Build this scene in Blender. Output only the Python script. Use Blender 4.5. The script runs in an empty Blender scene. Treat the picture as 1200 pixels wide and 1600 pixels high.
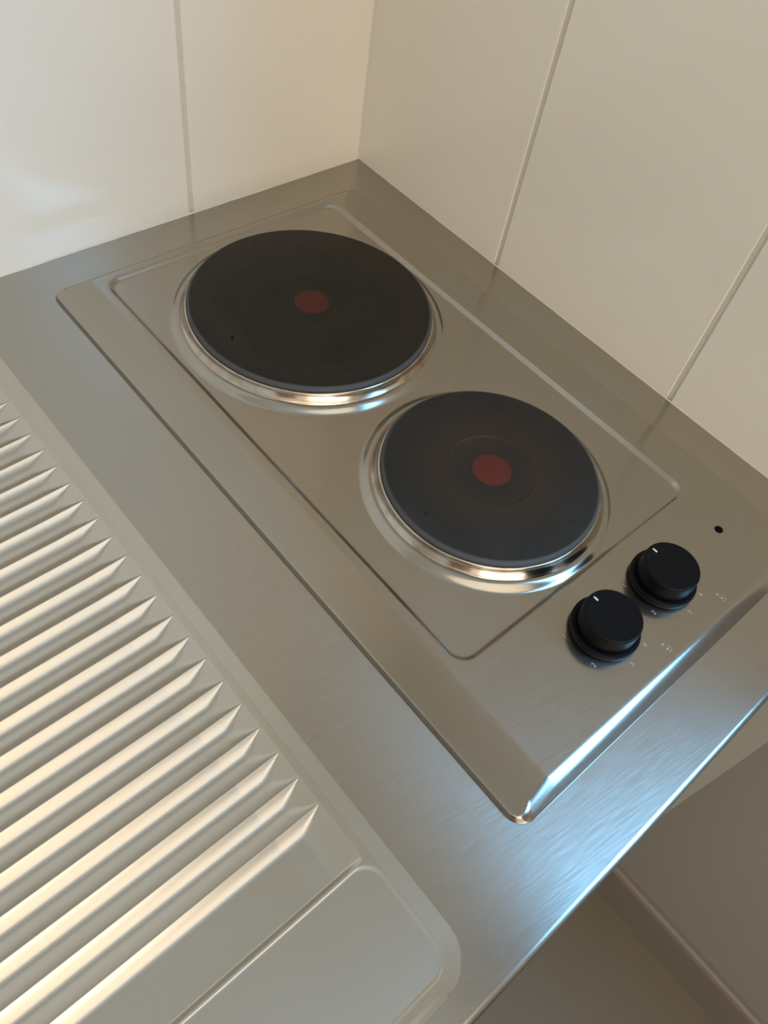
import bpy, bmesh, math, random
import numpy as np
from mathutils import Vector, Matrix

random.seed(7)
S = bpy.context.scene
COL = S.collection
H = 0.86                                  # worktop height above the floor

# ------------------------------------------------------------------ camera
R = [[0.75099871823861, -0.6474043293614407, 0.1298790188137729],
     [-0.46374157781502046, -0.6571554483873963, -0.5942141580780412],
     [0.4700475233522674, 0.386023769966078, -0.7937512046048033]]
cd = bpy.data.cameras.new('camera')
cam = bpy.data.objects.new('camera', cd)
COL.objects.link(cam)
M = Matrix(((R[0][0], -R[1][0], -R[2][0], -0.48126), (R[0][1], -R[1][1], -R[2][1], -0.51660),
            (R[0][2], -R[1][2], -R[2][2], 0.39058 + H), (0, 0, 0, 1)))
cam.matrix_world = M
cd.sensor_fit = 'VERTICAL'
cd.sensor_height = 36
cd.lens = 1230.3 / 1600 * 36
cd.clip_start = 0.01
S.camera = cam

# ------------------------------------------------------------------ colour management, world, light
S.view_settings.view_transform = 'Standard'
S.view_settings.look = 'None'
S.view_settings.gamma = 1
S.view_settings.use_curve_mapping = False
S.view_settings.exposure = 0.60
S.cycles.sample_clamp_indirect = 5.0

w = bpy.data.worlds.new('sky')
S.world = w
w.use_nodes = True
w.node_tree.nodes['Background'].inputs[0].default_value = (0.55, 0.72, 1.0, 1)
w.node_tree.nodes['Background'].inputs[1].default_value = 1.0


def area(name, loc, target, sx, sy, power, colour):
    l = bpy.data.lights.new(name, 'AREA')
    l.shape = 'RECTANGLE'
    l.size, l.size_y = sx, sy
    l.energy = power
    l.color = colour
    o = bpy.data.objects.new(name, l)
    o.location = loc
    o.rotation_euler = (Vector(target) - Vector(loc)).to_track_quat('-Z', 'Y').to_euler()
    COL.objects.link(o)
    return o


# daylight through the tall side window, added warm fill through an unseen front window, added ceiling fill panel
RW = 0.07                                 # painted right wall plane
XL, YF, ZC = -2.3, -2.7, 2.5              # left wall, front wall, ceiling
SIDE = (-1.28, -0.70, 1.10, 1.95)         # window in the right wall: y0, y1, z0, z1
ADDED_WIN = (-2.25, -0.45, 0.85, 2.4)           # added unseen front window: x0, x1, z0, z1
area('side_daylight', (RW + 0.02, (SIDE[0] + SIDE[1]) / 2, (SIDE[2] + SIDE[3]) / 2),
     (-3, (SIDE[0] + SIDE[1]) / 2, (SIDE[2] + SIDE[3]) / 2),
     SIDE[1] - SIDE[0], SIDE[3] - SIDE[2], 11.5, (0.18, 0.54, 1.0))
area('front_window_fill', ((ADDED_WIN[0] + ADDED_WIN[1]) / 2, YF - 0.02, (ADDED_WIN[2] + ADDED_WIN[3]) / 2),
     ((ADDED_WIN[0] + ADDED_WIN[1]) / 2, 0, (ADDED_WIN[2] + ADDED_WIN[3]) / 2),
     ADDED_WIN[1] - ADDED_WIN[0], ADDED_WIN[3] - ADDED_WIN[2], 15.5, (1.0, 0.815, 0.58))
area('ceiling_fill', (-0.95, -1.75, ZC - 0.045), (-0.95, -1.75, 0), 1.9, 1.5, 8.8, (1.0, 0.815, 0.575))


# ------------------------------------------------------------------ materials
def srgb(r, g, b):
    def f(c):
        c /= 255
        return c / 12.92 if c <= 0.04045 else ((c + 0.055) / 1.055) ** 2.4
    return (f(r), f(g), f(b), 1)


class Mat:
    def __init__(s, name):
        s.m = bpy.data.materials.new(name)
        s.m.use_nodes = True
        s.t = s.m.node_tree
        s.b = s.t.nodes['Principled BSDF']
        s.out = s.t.nodes['Material Output']

    def n(s, kind, **kw):
        o = s.t.nodes.new(kind)
        for k, v in kw.items():
            setattr(o, k, v)
        return o

    def l(s, a, b):
        s.t.links.new(a, b)

    def set(s, **kw):
        for k, v in kw.items():
            s.b.inputs[k.replace('_', ' ')].default_value = v
        return s

    def coords(s, scale=(1, 1, 1), rot=(0, 0, 0)):
        tc = s.n('ShaderNodeTexCoord')
        mp = s.n('ShaderNodeMapping')
        mp.inputs['Scale'].default_value = scale
        mp.inputs['Rotation'].default_value = rot
        s.l(tc.outputs['Object'], mp.inputs[0])
        return mp.outputs[0]

    def noise(s, vec, scale, detail=3, rough=0.5):
        o = s.n('ShaderNodeTexNoise')
        o.inputs['Scale'].default_value = scale
        o.inputs['Detail'].default_value = detail
        o.inputs['Roughness'].default_value = rough
        s.l(vec, o.inputs['Vector'])
        return o.outputs['Fac']

    def ramp(s, fac, stops):
        o = s.n('ShaderNodeValToRGB')
        e = o.color_ramp.elements
        while len(e) < len(stops):
            e.new(0.5)
        for i, (p, c) in enumerate(stops):
            e[i].position = p
            e[i].color = c
        s.l(fac, o.inputs[0])
        return o.outputs['Color']

    def rng(s, fac, a, b, c, d):
        o = s.n('ShaderNodeMapRange')
        for i, v in zip((1, 2, 3, 4), (a, b, c, d)):
            o.inputs[i].default_value = v
        s.l(fac, o.inputs[0])
        return o.outputs[0]

    def math(s, op, a, b=None):
        o = s.n('ShaderNodeMath', operation=op)
        for i, v in enumerate((a, b)):
            if v is None:
                continue
            if isinstance(v, (int, float)):
                o.inputs[i].default_value = v
            else:
                s.l(v, o.inputs[i])
        return o.outputs[0]

    def mix(s, fac, a, b):
        o = s.n('ShaderNodeMix', data_type='RGBA')
        s.l(fac, o.inputs[0])
        for k, v in ((6, a), (7, b)):
            if isinstance(v, tuple):
                o.inputs[k].default_value = v
            else:
                s.l(v, o.inputs[k])
        return o.outputs[2]

    def bump(s, fac, strength, dist):
        o = s.n('ShaderNodeBump')
        o.inputs['Strength'].default_value = strength
        o.inputs['Distance'].default_value = dist
        s.l(fac, o.inputs['Height'])
        s.l(o.outputs[0], s.b.inputs['Normal'])


def steel(name, base, rough, aniso, wide=0.2, streak=1.0):
    """stainless steel: a clear lobe plus the wide glare of its brush lines, which run along x"""
    m = Mat(name)
    m.set(Metallic=1.0, Anisotropic=aniso, Roughness=rough)
    mp = m.n('ShaderNodeMapping')
    mp.inputs['Scale'].default_value = (26, 620, 26)
    m.l(m.coords((1, 1, 1), (0, 0, 0.13)), mp.inputs[0])
    grain = m.noise(mp.outputs[0], 2.0, 2)
    cloud = m.noise(m.coords((1, 1, 1)), 14.0, 3)
    c = tuple(x * 0.97 for x in base[:3]) + (1,)
    col = m.mix(cloud, c, base)
    m.l(col, m.b.inputs['Base Color'])
    t = m.n('ShaderNodeCombineXYZ')
    t.inputs[1].default_value = 1.0
    m.l(t.outputs[0], m.b.inputs['Tangent'])
    g = m.n('ShaderNodeBsdfAnisotropic')
    g.inputs['Roughness'].default_value = 0.27
    g.inputs['Anisotropy'].default_value = 0.53
    tx = m.n('ShaderNodeCombineXYZ')
    tx.inputs[0].default_value = 1.0
    m.l(tx.outputs[0], g.inputs['Tangent'])
    m.l(col, g.inputs['Color'])
    mx = m.n('ShaderNodeMixShader')
    m.l(m.rng(grain, 0.35, 0.7, wide * (1 - 0.2 * streak), wide * (1 + 0.25 * streak)), mx.inputs[0])
    m.l(m.b.outputs[0], mx.inputs[1])
    m.l(g.outputs[0], mx.inputs[2])
    m.l(mx.outputs[0], m.out.inputs[0])
    return m.m


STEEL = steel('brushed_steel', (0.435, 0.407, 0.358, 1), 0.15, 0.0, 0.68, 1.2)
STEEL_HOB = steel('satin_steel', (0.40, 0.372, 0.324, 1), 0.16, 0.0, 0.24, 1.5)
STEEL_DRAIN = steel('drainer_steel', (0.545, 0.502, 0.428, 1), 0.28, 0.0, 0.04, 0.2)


def plain(name, colour, rough, metallic=0.0, spec=0.5, var=0.0, bump=0.0, scale=40):
    m = Mat(name)
    m.set(Roughness=rough, Metallic=metallic)
    m.b.inputs['Specular IOR Level'].default_value = spec
    v = m.coords()
    f = m.noise(v, scale, 3)
    c0 = tuple(x * (1 - var) for x in colour[:3]) + (1,)
    c1 = tuple(min(1, x * (1 + var)) for x in colour[:3]) + (1,)
    m.l(m.mix(f, c0, c1), m.b.inputs['Base Color'])
    if bump:
        m.bump(f, bump, 0.001)
    return m.m


TILE = plain('glazed_tile', (0.81, 0.762, 0.672, 1), 0.16, var=0.015, bump=0.06, scale=9)
GROUT = plain('grout', (0.64, 0.60, 0.505, 1), 0.8, var=0.08, scale=120)
PAINT_SHADED = plain('shaded_wall_paint', (0.31, 0.293, 0.26, 1), 0.6, var=0.02)  # colour darkened to hold the shade on the low right wall
CREAM = plain('cream_paint', (0.80, 0.745, 0.65, 1), 0.6, var=0.02)
LOW_SHADE = plain('lower_wall_shade', (0.40, 0.385, 0.33, 1), 0.5, var=0.02)  # shade on the wall strip below the worktop, put in as darker colour
FLOOR = plain('vinyl_floor', (0.182, 0.153, 0.112, 1), 0.45, var=0.05, scale=18)
SKIRT = plain('skirting_paint', (0.22, 0.185, 0.155, 1), 0.4)
SEAL = plain('sealant', (0.70, 0.66, 0.56, 1), 0.5, var=0.12, scale=300)
CEIL = plain('ceiling_paint', (0.86, 0.80, 0.70, 1), 0.7)
WOOD = plain('brown_door', (0.16, 0.10, 0.065, 1), 0.4, var=0.2, scale=12)
WHITE = plain('white_frame', (0.8, 0.8, 0.78, 1), 0.35)
CAB = plain('white_laminate', (0.75, 0.73, 0.69, 1), 0.35)
BLACK = plain('black_plastic', (0.004, 0.004, 0.0045, 1), 0.42, spec=0.12)
GASKET = plain('black_gasket', (0.012, 0.011, 0.010, 1), 0.7)
MARK = plain('white_mark', (0.75, 0.75, 0.72, 1), 0.5)
PRINT = plain('pale_print', (0.44, 0.42, 0.385, 1), 0.5)
RED = plain('red_enamel', srgb(76, 36, 29), 0.65, spec=0.25, var=0.12, scale=300)
RED2 = plain('bright_red_enamel', srgb(90, 39, 29), 0.65, spec=0.25, var=0.10, scale=300)
HOLE = plain('dark_lamp', (0.002, 0.002, 0.002, 1), 0.6, spec=0.05)


def chrome():
    m = Mat('polished_steel')
    m.set(Metallic=1.0)
    f = m.noise(m.coords(), 60, 3)
    m.l(m.mix(m.rng(f, 0.45, 0.75, 0, 1), (0.54, 0.495, 0.43, 1), (0.33, 0.25, 0.165, 1)), m.b.inputs['Base Color'])
    m.l(m.rng(f, 0.3, 0.7, 0.13, 0.20), m.b.inputs['Roughness'])
    return m.m


CHROME = chrome()


def iron(name, base, stain, r0, r1, amount, rough, rim):
    """cast iron; a heat stain between radii r0 and r1 round the centre"""
    m = Mat(name)
    v = m.coords()
    sx = m.n('ShaderNodeSeparateXYZ')
    m.l(v, sx.inputs[0])
    rad = m.math('SQRT', m.math('ADD', m.math('MULTIPLY', sx.outputs[0], sx.outputs[0]),
                                m.math('MULTIPLY', sx.outputs[1], sx.outputs[1])))
    n1 = m.noise(v, 38, 4, 0.6)
    n2 = m.noise(v, 260, 3, 0.6)
    wob = m.math('ADD', rad, m.math('MULTIPLY', m.math('SUBTRACT', n1, 0.5), 0.03))
    o = m.n('ShaderNodeValToRGB')
    mid = (r0 + r1) / 2
    e = o.color_ramp.elements
    e[0].position, e[0].color = r0 / 0.1, (0, 0, 0, 1)
    e[1].position, e[1].color = r1 / 0.1, (0, 0, 0, 1)
    k = e.new(mid / 0.1)
    k.color = (1, 1, 1, 1)
    m.l(m.math('DIVIDE', wob, 0.1), o.inputs[0])
    fac = m.math('MULTIPLY', o.outputs[0], amount)
    dark = tuple(x * 0.72 for x in base[:3]) + (1,)
    body = m.mix(m.rng(n1, 0.3, 0.7, 0, 1), dark, base)
    c = m.mix(fac, body, stain)
    # black burnt specks
    sp = m.noise(m.coords((1, 1, 1)), 95, 1)
    c = m.mix(m.rng(sp, 0.735, 0.78, 0, 0.8), c, (0.004, 0.004, 0.004, 1))
    # paler rim band: sheen of the rounded edge painted in
    c = m.mix(m.rng(rad, rim - 0.0030, rim - 0.0018, 0, 1), c, (0.068, 0.068, 0.068, 1))
    m.l(c, m.b.inputs['Base Color'])
    m.l(m.rng(n2, 0.3, 0.7, rough - 0.05, rough + 0.05), m.b.inputs['Roughness'])
    m.b.inputs['Specular IOR Level'].default_value = 0.24
    m.bump(n2, 0.25, 0.0002)
    return m.m


IRON_A = iron('cast_iron_large', (0.0165, 0.0150, 0.0105, 1), (0.040, 0.018, 0.014, 1), 0.060, 0.090, 0.25, 0.50, 0.090)
IRON_B = iron('cast_iron_small', (0.026, 0.0232, 0.0198, 1), (0.040, 0.024, 0.014, 1), 0.010, 0.056, 0.8, 0.56, 0.0718)


# ------------------------------------------------------------------ object helpers
def link(name, me, mats, parent=None, smooth=False, loc=None):
    o = bpy.data.objects.new(name, me)
    COL.objects.link(o)
    for m in (mats if isinstance(mats, (list, tuple)) else [mats]):
        me.materials.append(m)
    if smooth:
        me.polygons.foreach_set('use_smooth', [True] * len(me.polygons))
    if parent:
        o.parent = parent
    if loc:
        o.location = loc
    return o


def thing(name, label, cat, loc=(0, 0, 0), group=None):
    o = bpy.data.objects.new(name, None)
    o.empty_display_size = 0.05
    COL.objects.link(o)
    o.location = loc
    o['label'], o['category'] = label, cat
    if group:
        o['group'] = group
    return o


def struct(o, label=None):
    o['kind'] = 'structure'
    if label:
        o['label'] = label
    return o


def mesh_from(name, bm):
    me = bpy.data.meshes.new(name)
    bm.to_mesh(me)
    bm.free()
    return me


def add_box(bm, lo, hi, bev=0.0, seg=2, mat=0):
    lo, hi = Vector(lo), Vector(hi)
    c, s = (lo + hi) / 2, hi - lo
    r = bmesh.ops.create_cube(bm, size=1, matrix=Matrix.Translation(c) @ Matrix.Diagonal((*s, 1)))
    vs = r['verts']
    if bev:
        es = list({e for v in vs for e in v.link_edges})
        rr = bmesh.ops.bevel(bm, geom=es, offset=bev, segments=seg, affect='EDGES', profile=0.5)
        fs = rr['faces']
        fs = {f for v in rr['verts'] for f in v.link_faces}
    else:
        fs = {f for v in vs for f in v.link_faces}
    for f in fs:
        f.material_index = mat
    return fs


def box_obj(name, lo, hi, mat, parent=None, bev=0.0):
    bm = bmesh.new()
    add_box(bm, lo, hi, bev)
    return link(name, mesh_from(name, bm), mat, parent)


def lathe(name, prof, mat, parent=None, loc=(0, 0, 0), seg=192, cap_top=False, smooth=True):
    """surface of revolution about local z; prof = [(r, z), ...]"""
    n = len(prof)
    a = np.linspace(0, 2 * np.pi, seg, endpoint=False)
    V = [(r * math.cos(t), r * math.sin(t), z) for t in a for r, z in prof]
    F = []
    for i in range(seg):
        j = (i + 1) % seg
        for k in range(n - 1):
            F.append((i * n + k, j * n + k, j * n + k + 1, i * n + k + 1))
    if cap_top:
        F.append(tuple(i * n + n - 1 for i in range(seg)))
    me = bpy.data.meshes.new(name)
    me.from_pydata(V, [], F)
    me.validate()
    bm = bmesh.new()
    bm.from_mesh(me)
    bmesh.ops.recalc_face_normals(bm, faces=bm.faces[:])
    bm.to_mesh(me)
    bm.free()
    o = link(name, me, mat, parent, smooth, loc)
    if smooth:
        try:
            me.set_sharp_from_angle(angle=math.radians(42))
        except Exception:
            pass
    return o


def grid_mesh(name, xs, ys, warp, height, mat, parent, keep=None, skirt=None, loc=(0, 0, 0)):
    """relief z = height(x, y) over a warped grid with analytic normals (numpy); keep(x,y) masks vertices"""
    X0, Y0 = np.meshgrid(xs, ys)
    X, Y = warp(X0, Y0) if warp else (X0, Y0)
    Z = height(X, Y)
    e = 1.5e-5
    gx = (height(X + e, Y) - height(X - e, Y)) / (2 * e)
    gy = (height(X, Y + e) - height(X, Y - e)) / (2 * e)
    N = np.stack([-gx, -gy, np.ones_like(gx)], -1)
    N /= np.linalg.norm(N, axis=-1, keepdims=True)
    ny, nx = X.shape
    idx = np.arange(ny * nx).reshape(ny, nx)
    Q = np.stack([idx[:-1, :-1], idx[:-1, 1:], idx[1:, 1:], idx[1:, :-1]], -1).reshape(-1, 4)
    V = np.stack([X, Y, Z], -1).reshape(-1, 3)
    N = N.reshape(-1, 3)
    if keep is not None:
        k = keep(X, Y).reshape(-1)
        Q = Q[k[Q].any(axis=1)]
    if skirt is not None:
        loop = np.concatenate([idx[0, :], idx[1:, -1], idx[-1, -2::-1], idx[-2:0:-1, 0]])
        m = len(loop)
        low = V[loop].copy()
        low[:, 2] = skirt
        base = len(V)
        V = np.concatenate([V, low])
        N = np.concatenate([N, N[loop]])
        b = base + np.arange(m)
        nb = np.roll(b, -1)
        nl = np.roll(loop, -1)
        Q = np.concatenate([Q, np.stack([loop, b, nb, nl], -1)])
    used = np.zeros(len(V), bool)
    used[Q.reshape(-1)] = True
    remap = np.cumsum(used) - 1
    V, N, Q = V[used], N[used], remap[Q]
    me = bpy.data.meshes.new(name)
    me.vertices.add(len(V))
    me.vertices.foreach_set('co', V.reshape(-1).astype(np.float32))
    me.loops.add(Q.size)
    me.loops.foreach_set('vertex_index', Q.reshape(-1).astype(np.int32))
    me.polygons.add(len(Q))
    me.polygons.foreach_set('loop_start', np.arange(0, Q.size, 4, dtype=np.int32))
    me.update(calc_edges=True)
    me.polygons.foreach_set('use_smooth', np.ones(len(Q), bool))
    me.normals_split_custom_set_from_vertices(N.tolist())
    return link(name, me, mat, parent, False, loc)


def sstep(t):
    t = np.clip(t, 0, 1)
    return t * t * (3 - 2 * t)


def smin(a, b, k):
    h = np.clip(0.5 + 0.5 * (b - a) / k, 0, 1)
    return b * (1 - h) + a * h - k * h * (1 - h)


def rrect(X, Y, x0, x1, y0, y1, r):
    """inside distance to a rounded rectangle (positive inside)"""
    qx = np.abs(X - (x0 + x1) / 2) - (x1 - x0) / 2 + r
    qy = np.abs(Y - (y0 + y1) / 2) - (y1 - y0) / 2 + r
    return -(np.hypot(np.maximum(qx, 0), np.maximum(qy, 0)) + np.minimum(np.maximum(qx, qy), 0) - r)


# ------------------------------------------------------------------ the room
def tiled_wall(name, a_edges, z_edges, plane, loc=(0, 0, 0), rotz=0, end=None, thick=0.06, top=None):
    """grout body with raised bevelled tiles. plane 'y': faces -y, a = x; plane 'x': faces -x, a = y"""
    bm = bmesh.new()
    g = 0.0021
    d = 0.0011

    def P(a0, a1, z0, z1, n0, n1):
        # n = depth behind the tile face
        if plane == 'y':
            return (min(a0, a1), n0, z0), (max(a0, a1), n1, z1)
        return (n0, min(a0, a1), z0), (n1, max(a0, a1), z1)
    lo, hi = P(a_edges[0], a_edges[-1], z_edges[0], z_edges[-1], d, thick)
    add_box(bm, lo, hi, mat=1)
    for a0, a1 in zip(a_edges[:-1], a_edges[1:]):
        s = 1 if a1 > a0 else -1
        for z0, z1 in zip(z_edges[:-1], z_edges[1:]):
            lo, hi = P(a0 + s * g, a1 - s * g, z0 + g, z1 - g, 0, d + 0.004)
            add_box(bm, lo, hi, 0.0009, 3, 0)
    if top:
        lo, hi = P(a_edges[0], a_edges[-1], z_edges[-1], top, -0.0, thick)
        add_box(bm, lo, hi, mat=2)
    o = link(name, mesh_from(name, bm), [TILE, GROUT, CREAM], loc=loc)
    o.rotation_euler = (0, 0, rotz)
    return struct(o)


zs = [H - 0.12, H + 0.285, H + 0.70]
bx = [0.01] + [-0.1797 - 0.1865 * k for k in range(12)]
tiled_wall('wall_back', bx, zs, 'y', top=ZC).location = (0, 0, 0)
WA = 0.0145                               # the side wall is a little out of square
ry = [0.01, -0.1849, -0.3717, -0.5585, -0.5985]
tiled_wall('wall_right', ry, [H - 0.030] + zs[1:], 'x', rotz=-WA, thick=RW + 0.03, top=ZC)


low = struct(box_obj('wall_right_lower', (0.0, -0.5985, 0.0), (RW + 0.03, 0.005, H - 0.030), LOW_SHADE))  # strip left untiled and coloured darker to stand in for shade
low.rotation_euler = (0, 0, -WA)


def wall(name, lo, hi, mat):
    return struct(box_obj(name, lo, hi, mat))


def wall_with_hole(name, axis, at, thick, a0, a1, h, mat):
    """wall in the plane axis=at with a rectangular hole h = (a0, a1, z0, z1)"""
    bm = bmesh.new()
    for (p, q, z0, z1) in ((a0, h[0], 0, ZC), (h[1], a1, 0, ZC), (h[0], h[1], 0, h[2]), (h[0], h[1], h[3], ZC)):
        if axis == 'x':
            add_box(bm, (at, p, z0), (at + thick, q, z1))
        else:
            add_box(bm, (p, at - thick, z0), (q, at, z1))
    return struct(link(name, mesh_from(name, bm), mat))


struct(box_obj('floor', (XL - 0.1, YF - 0.1, -0.05), (RW + 0.1, 0.08, 0.0), FLOOR))
struct(box_obj('ceiling', (XL - 0.1, YF - 0.1, ZC), (RW + 0.1, 0.08, ZC + 0.05), CEIL))
wall('wall_back_lower', (XL, 0.004, 0), (RW, 0.07, H - 0.12), CREAM)
wall_with_hole('wall_right_front', 'x', RW, 0.12, YF, -0.45, SIDE, PAINT_SHADED)
wall_with_hole('wall_front', 'y', YF, 0.12, XL, RW, ADDED_WIN, CREAM)
LD = (-2.2, -1.25, 0.0, 2.05)
wall_with_hole('wall_left', 'x', XL - 0.12, 0.12, YF, 0.06, LD, CREAM)


def frame_obj(name, axis, at, depth, h, t, mat, parent):
    bm = bmesh.new()
    a0, a1, z0, z1 = h
    for (p, q, u, v) in ((a0, a0 + t, z0, z1), (a1 - t, a1, z0, z1), (a0 + t, a1 - t, z0, z0 + t), (a0 + t, a1 - t, z1 - t, z1)):
        if axis == 'x':
            add_box(bm, (at, p, u), (at + depth, q, v), 0.004)
        else:
            add_box(bm, (p, at - depth, u), (q, at, v), 0.004)
    return link(name, mesh_from(name, bm), mat, parent)


def glass(name):
    m = Mat(name)
    m.set(Roughness=0.02)
    m.b.inputs['Transmission Weight'].default_value = 1.0
    m.b.inputs['Base Color'].default_value = (0.95, 0.98, 1, 1)
    return m.m


GLASS = glass('clear_glass')
d1 = frame_obj('window_2', 'x', RW + 0.03, 0.06, SIDE, 0.05, WHITE, None)
struct(d1)
box_obj('glass_pane', (RW + 0.058, SIDE[0] + 0.045, SIDE[2] + 0.045), (RW + 0.064, SIDE[1] - 0.045, SIDE[3] - 0.045), GLASS, d1)
w1 = frame_obj('added_window', 'y', YF - 0.03, 0.06, ADDED_WIN, 0.05, WHITE, None)  # unseen window, added to frame the warm fill
struct(w1)
box_obj('glass_pane', (ADDED_WIN[0] + 0.045, YF - 0.064, ADDED_WIN[2] + 0.045), (ADDED_WIN[1] - 0.045, YF - 0.058, ADDED_WIN[3] - 0.045), GLASS, w1)
d2 = struct(box_obj('added_door', (XL - 0.07, LD[0], LD[2]), (XL - 0.03, LD[1], LD[3]), WOOD))  # unseen door, added as a dark thing for the steel to reflect

# skirting board along the painted right wall, from the kitchen corner to the front wall
bm = bmesh.new()
prof = [(0, 0), (-0.013, 0), (-0.013, 0.088), (-0.0105, 0.0935), (-0.006, 0.0955), (0, 0.0955)]
ends = []
for y in (-0.60, YF):
    ends.append([bm.verts.new((RW + x, y, z)) for x, z in prof])
for i in range(len(prof)):
    j = (i + 1) % len(prof)
    bm.faces.new((ends[0][i], ends[0][j], ends[1][j], ends[1][i]))
bm.faces.new(ends[0][::-1])
bm.faces.new(ends[1])
bmesh.ops.recalc_face_normals(bm, faces=bm.faces[:])
struct(link('baseboard_right', mesh_from('baseboard_right', bm), SKIRT))


def bead(name, pts, r, mat):
    """uneven quarter-round sealant strip along points (x, y, z, inward dir)"""
    bm = bmesh.new()
    rows = []
    for (p, d, u) in pts:
        p, d, u = Vector(p), Vector(d), Vector(u)
        rr = r * random.uniform(0.75, 1.2)
        rows.append([bm.verts.new(p + d * rr * a + u * rr * b) for a, b in
                     ((0, 0), (1.0, 0.02), (0.55, 0.2), (0.25, 0.5), (0.08, 1.0))])
    for r0, r1 in zip(rows[:-1], rows[1:]):
        for k in range(4):
            bm.faces.new((r0[k], r0[k + 1], r1[k + 1], r1[k]))
    bmesh.ops.recalc_face_normals(bm, faces=bm.faces[:])
    return struct(link(name, mesh_from(name, bm), mat, None, True))


bead('trim_1', [((x, 0, H), (0, -1, 0), (0, 0, 1)) for x in np.linspace(-1.3, -0.002, 130)], 0.0013, SEAL)
bead('trim_2', [((WA * y, y, H), (-1, 0, 0), (0, 0, 1)) for y in np.linspace(0, -0.55, 60)], 0.0008, SEAL)
bead('trim_3', [((0, 0, z), (-1, 0, 0), (0, -1, 0)) for z in np.linspace(H, H + 0.7, 80)], 0.0013, SEAL)

# ------------------------------------------------------------------ worktop with pressed drainer
WX0 = -1.30
YFR = -0.5555
SEAM = -0.3775
work = thing('worktop', 'brushed stainless steel worktop with a ribbed drainer set into the tiled corner', 'worktop', (0, 0, H))


def sheet():
    bm = bmesh.new()
    prof = [(YFR + 0.0035, 0.0)]
    for k in range(1, 9):
        a = k / 8 * math.pi / 2
        prof.append((YFR + 0.0035 - 0.0035 * math.sin(a), -0.0035 + 0.0035 * math.cos(a)))
    prof += [(YFR, -0.038), (YFR + 0.012, -0.038)]
    xs0 = [WX0, -0.80, SEAM]
    # right end follows the out-of-square wall
    def xr(y):
        return WA * y - 0.0006
    rows = []
    ys = [-0.0006, -0.015]
    n = 10
    top = []
    # flat right of the drainer
    a = [bm.verts.new((SEAM, y, 0)) for y in (-0.0006, prof[0][0])]
    b = [bm.verts.new((xr(y), y, 0)) for y in (-0.0006, prof[0][0])]
    bm.faces.new((a[1], b[1], b[0], a[0]))
    # behind and left of the drainer
    DY0, DY1 = -0.548, -0.020
    q = lambda x0, x1, y0, y1: bm.faces.new([bm.verts.new(c) for c in ((x0, y0, 0), (x1, y0, 0), (x1, y1, 0), (x0, y1, 0))])
    q(WX0, SEAM, DY1, -0.0006)
    q(WX0, -0.80, DY0, DY1)
    q(WX0, SEAM, prof[0][0], DY0)
    # rolled front edge
    left = [bm.verts.new((WX0, y, z)) for y, z in prof]
    right = [bm.verts.new((xr(y), y, z)) for y, z in prof]
    for k in range(len(prof) - 1):
        f = bm.faces.new((left[k], left[k + 1], right[k + 1], right[k]))
        f.smooth = k < 8
    bmesh.ops.remove_doubles(bm, verts=bm.verts[:], dist=1e-6)
    bmesh.ops.recalc_face_normals(bm, faces=bm.faces[:])
    for f in bm.faces:
        if abs(f.normal.z) > 0.99 and f.normal.z < 0 and f.calc_center_median().z > -0.001:
            f.normal_flip()
    return mesh_from('top_sheet', bm)


link('top_sheet', sheet(), STEEL, work)

PITCH = 0.0162
CREST0 = -0.4415                          # frontmost rib


def drain_h(X, Y):
    d = rrect(X, Y, -0.79, -0.3785, -0.5405, -0.040, 0.019)
    edge = -0.105 * np.clip(d, 0, 0.0080)
    fall = -0.055 * np.clip(-0.3870 - X, 0, 0.030) - 0.018 * np.maximum(0, -0.417 - X)
    g = np.clip((-0.3905 - X) / 0.015, 0, 1)                        # ribs grow out of the flat margin
    start = g
    # ribs
    k = (Y - CREST0) / PITCH
    f = k - np.floor(k)                                             # 0 at a crest, rising towards the back
    half = PITCH / 2
    dist = np.where(Y < CREST0, np.clip((CREST0 - Y), 0, half), np.minimum(f, 1 - f) * PITCH)
    flank = 0.0040 * (1 - (1 - dist / half) ** 1.7)
    floor_z = 0.0046 * start
    ribs = -np.maximum(0, smin(flank, floor_z, 0.0014 * np.clip(start * 1.5, 0.02, 1)))
    back_stop = sstep((Y + 0.0935) / 0.012)
    ribs = ribs * (1 - back_stop)
    # raised flat panel in front of the ribs
    step = sstep((-0.4722 - Y) / 0.0034)
    beadl = 0.0005 * np.exp(-((Y + 0.4745) / 0.0011) ** 2) * start
    front = 1 - step
    inside = sstep(d / 0.004)
    z = edge + (ribs * front + fall * front + fall * 0.4 * step + beadl * 0.6) * inside
    # panel outline in front: fine lip
    dp = rrect(X, Y, -0.92, -0.3868, -0.5345, -0.4745, 0.012)
    z = z - 0.00035 * sstep(dp / 0.0025) * step
    return z


def spaced(a, b, s):
    return np.linspace(a, b, int(round(abs(b - a) / s)) + 1)


xs = np.concatenate([spaced(-0.80, -0.56, 0.004)[:-1], spaced(-0.56, -0.46, 0.0016)[:-1], spaced(-0.46, SEAM, 0.0007)])
ys = np.concatenate([spaced(-0.548, -0.47, 0.0006)[:-1], spaced(-0.47, -0.08, 0.00054)[:-1], spaced(-0.08, -0.020, 0.002)])
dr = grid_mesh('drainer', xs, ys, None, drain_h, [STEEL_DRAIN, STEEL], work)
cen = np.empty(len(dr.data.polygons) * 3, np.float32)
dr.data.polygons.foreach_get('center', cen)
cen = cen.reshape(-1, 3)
dr.data.polygons.foreach_set('material_index', (rrect(cen[:, 0], cen[:, 1], -0.79, -0.3785, -0.5405, -0.040, 0.019) < 0).astype(np.int32))

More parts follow.
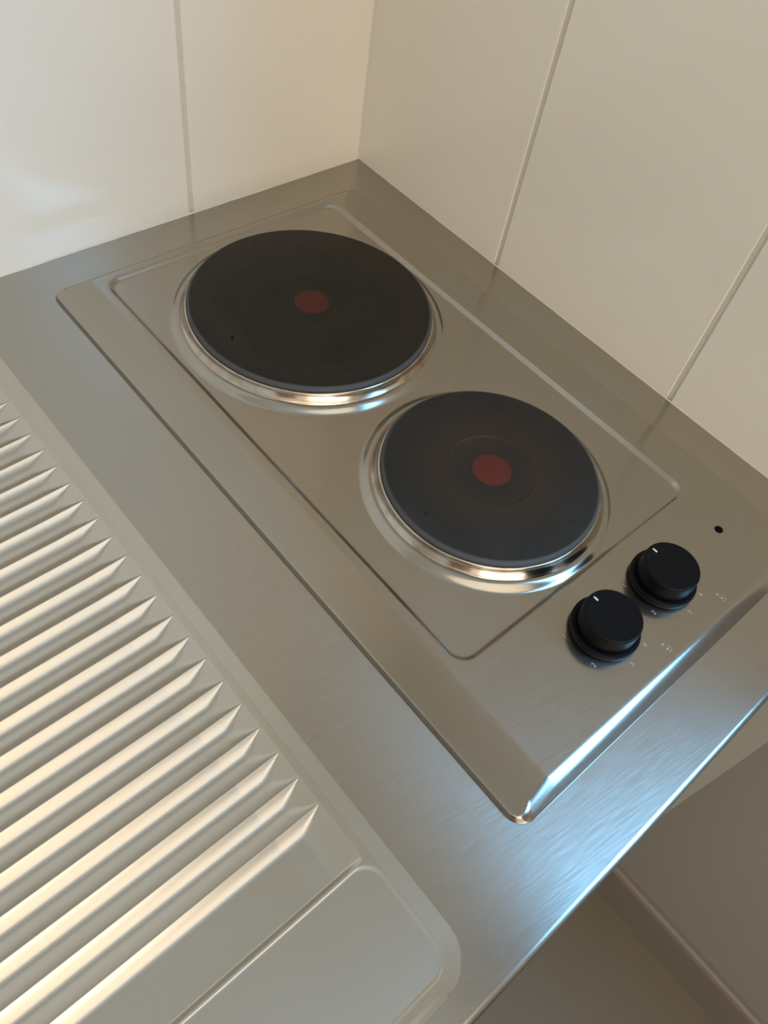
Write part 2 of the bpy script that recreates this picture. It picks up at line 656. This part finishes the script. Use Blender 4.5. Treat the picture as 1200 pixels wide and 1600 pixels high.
# ------------------------------------------------------------------ the hob
HX0, HX1, HY0, HY1 = -0.3223, -0.0400, -0.5148, -0.0365
hob = thing('hob', 'two-plate stainless steel electric hob set in the worktop beside the tiled corner', 'hob', (0, 0, H))
hob_c = Vector(((HX0 + HX1) / 2, (HY0 + HY1) / 2, 0))
RIM = 0.0068
PANZ = 0.0041
CL, CRR = -0.2928, -0.0690                # crease lines left and right
PLATES = ((-0.1790, -0.1586, 0.0900), (-0.1813, -0.3498, 0.0716))
HR = 0.011


def hob_h(X, Y):
    d = rrect(X, Y, HX0, HX1, HY0, HY1, HR)
    wl = np.maximum(0, CL - X)
    wr = np.maximum(0, X - CRR)
    s = 0.0034 / (CL - HX0)
    soft = lambda q: np.sqrt(q * q + 0.0012 ** 2) - 0.0012
    top = RIM - s * soft(wl) - s * soft(wr)
    side = sstep(0.5 + (np.minimum(Y - HY0, HY1 - Y) - np.minimum(X - HX0, HX1 - X)) / 0.012)
    z = smin(top, 0.0004 + (0.92 + 1.88 * side) * np.maximum(d, 0), 0.0036 - 0.0022 * side)
    # sunken pan
    dp = rrect(X, Y, -0.2884, -0.0722, -0.4360, -0.0500, 0.013)
    z = z - (RIM - PANZ) * sstep(dp / 0.0046)
    # pressed collars round the plates
    for (cx, cy, r) in PLATES:
        q = np.hypot(X - cx, Y - cy)
        z = z + 0.0034 * sstep((r + 0.0125 - q) / 0.0065)
    return z


def hob_warp(X, Y):
    ix0, ix1, iy0, iy1 = HX0 + HR, HX1 - HR, HY0 + HR, HY1 - HR
    cx, cy = np.clip(X, ix0, ix1), np.clip(Y, iy0, iy1)
    ox, oy = X - cx, Y - cy
    m = np.maximum(np.abs(ox), np.abs(oy))
    l = np.hypot(ox, oy)
    k = np.where(l > 1e-9, m / np.maximum(l, 1e-9), 1.0)
    return cx + ox * k, cy + oy * k


def edge_spaced(a, b, s):
    f = np.array([0, .0003, .0007, .0011, .0015, .0020, .0025, .0030, .0036, .0043, .0050, .0057, .0065])
    return np.concatenate([a + f, spaced(a + 0.0072, b - 0.0072, s), (b - f)[::-1]])


def hob_keep(X, Y):
    k = np.ones_like(X, bool)
    for (cx, cy, r) in PLATES:
        k &= np.hypot(X - cx, Y - cy) > r + 0.0035
    return k


grid_mesh('top_plate', edge_spaced(HX0, HX1, 0.00072), edge_spaced(HY0, HY1, 0.00072), hob_warp, hob_h, STEEL_HOB, hob,
          keep=hob_keep, skirt=0.0004)
bm = bmesh.new()
add_box(bm, (HX0 + 0.0012, HY0 + 0.0012, -0.0002), (HX1 - 0.0012, HY1 - 0.0012, 0.0012), 0.0)
es = [e for e in bm.edges if abs(e.verts[0].co.z - e.verts[1].co.z) > 1e-4]
bmesh.ops.bevel(bm, geom=es, offset=0.010, segments=6, affect='EDGES', profile=0.5)
link('gasket', mesh_from('gasket', bm), GASKET, hob)


def arc(cx, cz, r, a0, a1, n):
    return [(cx + r * math.cos(math.radians(a0 + (a1 - a0) * k / n)), cz + r * math.sin(math.radians(a0 + (a1 - a0) * k / n)))
            for k in range(n + 1)]


def hotplate(c, r, mat, red, name):
    root = bpy.data.objects.new('hotplate', None)
    root.empty_display_size = 0.02
    COL.objects.link(root)
    root.parent = hob
    root.location = (c[0], c[1], 0)
    root['label'] = name
    # polished overflow ring between the sheet and the plate
    z0 = PANZ + 0.0034
    ring = [(r + 0.0052, z0 - 0.0016), (r + 0.0048, z0 + 0.0001), (r + 0.0043, z0 + 0.0006), (r + 0.0034, z0 + 0.0016)]
    ring += [(r + 0.0022, z0 + 0.0034), (r + 0.0012, z0 + 0.0054)]
    ring += arc(r + 0.0000, z0 + 0.0054, 0.0012, 15, 150, 7)
    ring += [(r - 0.0022, z0 + 0.002), (r - 0.004, z0 - 0.001)]
    lathe('trim_ring', ring, CHROME, root, seg=256)
    zt = 0.0180
    zb = zt - 0.0050
    k = 28 / 90
    body = [(r - 0.007, zb - 0.005), (r - 0.0055, zb), (r - 0.0014, zb + 0.0003), (r - 0.0003, zb + 0.0011), (r, zb + 0.0020)]
    body += [(r - 0.0001, zt - 0.0021), (r - 0.0005, zt - 0.0014), (r - 0.0020, zt - 0.0003), (r - 0.0030, zt)]
    body += [(0.0292, zt - 0.0001), (0.0286, zt - 0.0001), (0.0281, zt - 0.0006), (0.0272, zt - 0.0007), (0.0150, zt - 0.0007), (0.0001, zt - 0.0007)]
    lathe('iron_plate', body, mat, root, seg=256)
    lathe('red_centre', [(0.0130, zt - 0.00085), (0.0129, zt - 0.0005), (0.0125, zt - 0.00042), (0.0001, zt - 0.00042)], red, root, seg=96)
    return root


hp1 = hotplate(PLATES[0], PLATES[0][2], IRON_A, RED, 'larger dark hotplate at the back')
hp2 = hotplate(PLATES[1], PLATES[1][2], IRON_B, RED2, 'smaller greyer hotplate with brownish centre at the front')


def knob(x, y, label):
    root = bpy.data.objects.new('control_knob', None)
    root.empty_display_size = 0.02
    COL.objects.link(root)
    root.parent = hob
    root.location = (x, y, RIM)
    root['label'] = label
    sk = [(0.0196, 0.0), (0.0204, 0.0005), (0.0206, 0.0012), (0.0206, 0.0040)] + arc(0.0197, 0.0040, 0.0009, 0, 90, 5) + \
         [(0.0183, 0.0049), (0.0181, 0.0042), (0.0170, 0.0042)]
    lathe('knob_skirt', sk, BLACK, root, seg=128)
    body = [(0.0170, 0.0040), (0.0176, 0.0050), (0.01765, 0.0080), (0.0174, 0.0150)] + arc(0.0160, 0.0158, 0.0013, 0, 90, 6) + \
           [(0.0150, 0.01705), (0.0120, 0.0168), (0.006, 0.0167), (0.0001, 0.0167)]
    b = lathe('knob_cap', body, BLACK, root, seg=128)
    bm = bmesh.new()
    add_box(bm, (-0.00055, 0.0118, 0.0166), (0.00055, 0.0150, 0.01725), 0.0002, 1)
    link('pointer_mark', mesh_from('pointer_mark', bm), MARK, b)
    return root


knob(-0.2042, -0.4680, 'black knob nearer the drainer')
knob(-0.1478, -0.4680, 'black knob nearer the tiled side wall')
lathe('indicator_lamp', [(0.0029, RIM - 0.0006), (0.0028, RIM + 0.00025), (0.0020, RIM + 0.0003), (0.0001, RIM + 0.0003)], HOLE, hob, (-0.0830, -0.4672, 0), seg=48)
lathe('burnt_speck', [(0.0013, 0.0179), (0.0011, 0.0183), (0.0001, 0.0184)], HOLE, hp1, (-0.0705, -0.0024, 0), seg=7)


def figure(txt, x, y, size, rot):
    cu = bpy.data.curves.new('dial_figure', 'FONT')
    cu.body = txt
    cu.size = size
    cu.align_x = 'CENTER'
    cu.align_y = 'CENTER'
    cu.extrude = 0.00004
    o = bpy.data.objects.new('dial_figure', cu)
    COL.objects.link(o)
    bpy.context.view_layer.update()
    me = bpy.data.meshes.new_from_object(o.evaluated_get(bpy.context.evaluated_depsgraph_get()))
    bpy.data.objects.remove(o)
    n = link('dial_figure', me, PRINT, hob, False, (x, y, RIM + 0.00006))
    n.rotation_euler = (0, 0, rot)
    return n


for kx in (-0.2042, -0.1478):
    for txt, ang in (('1', 152), ('2', 207), ('3', 262), ('4', 300), ('5', 338)):
        a = math.radians(ang)
        figure(txt, kx + 0.0248 * math.cos(a), -0.4680 + 0.0248 * math.sin(a), 0.0042, 0.0)
    # plate-position symbol: two small dots and a corner stroke
    bm = bmesh.new()
    sx, sy = kx + 0.0215, -0.4985
    for dx, dy in ((0, 0.0028), (0.0, -0.0006)):
        bmesh.ops.create_circle(bm, cap_ends=True, segments=14, radius=0.0007, matrix=Matrix.Translation((sx + dx, sy + dy, 0)))
    add_box(bm, (sx + 0.0018, sy - 0.0028, -0.00003), (sx + 0.0021, sy + 0.0008, 0.00003))
    add_box(bm, (sx - 0.0012, sy - 0.0028, -0.00003), (sx + 0.0021, sy - 0.0025, 0.00003))
    link('plate_symbol', mesh_from('plate_symbol', bm), PRINT, hob, False, (0, 0, RIM + 0.00007))

# the hob sits a touch out of square: turn it about its middle
ang = -0.0030
hob.rotation_euler = (0, 0, ang)
rot = Matrix.Rotation(ang, 3, 'Z')
off = hob_c - rot @ hob_c
hob.location = (off.x, off.y, H)

# ------------------------------------------------------------------ cupboard that carries the worktop
base = thing('base_cupboard', 'plain white base cupboard under the steel worktop', 'cupboard', (-0.65, -0.28, 0))
bm = bmesh.new()
add_box(bm, (-0.63, -0.20, 0.10), (0.63, 0.27, H - 0.045 - 0.0))
add_box(bm, (-0.63, -0.14, 0.0), (0.63, 0.25, 0.10))
link('carcass', mesh_from('carcass', bm), CAB, base)
for k in range(3):
    x0 = -0.628 + k * 0.419
    dr = box_obj('cupboard_door', (x0, -0.219, 0.105), (x0 + 0.416, -0.2005, H - 0.05), CAB, base, 0.002)
    box_obj('handle', (x0 + 0.36, -0.236, H - 0.20), (x0 + 0.372, -0.2185, H - 0.09), STEEL, dr, 0.003)
fill_panel = box_obj('ceiling_fill_panel', (-1.93, -2.53, ZC - 0.04), (0.03, -0.97, ZC), WHITE, None, 0.004)  # added housing of the ceiling fill that brightens the rib reflections
fill_panel['label'] = 'large flat white panel added on the unseen ceiling as fill light'
fill_panel['category'] = 'fill_panel'
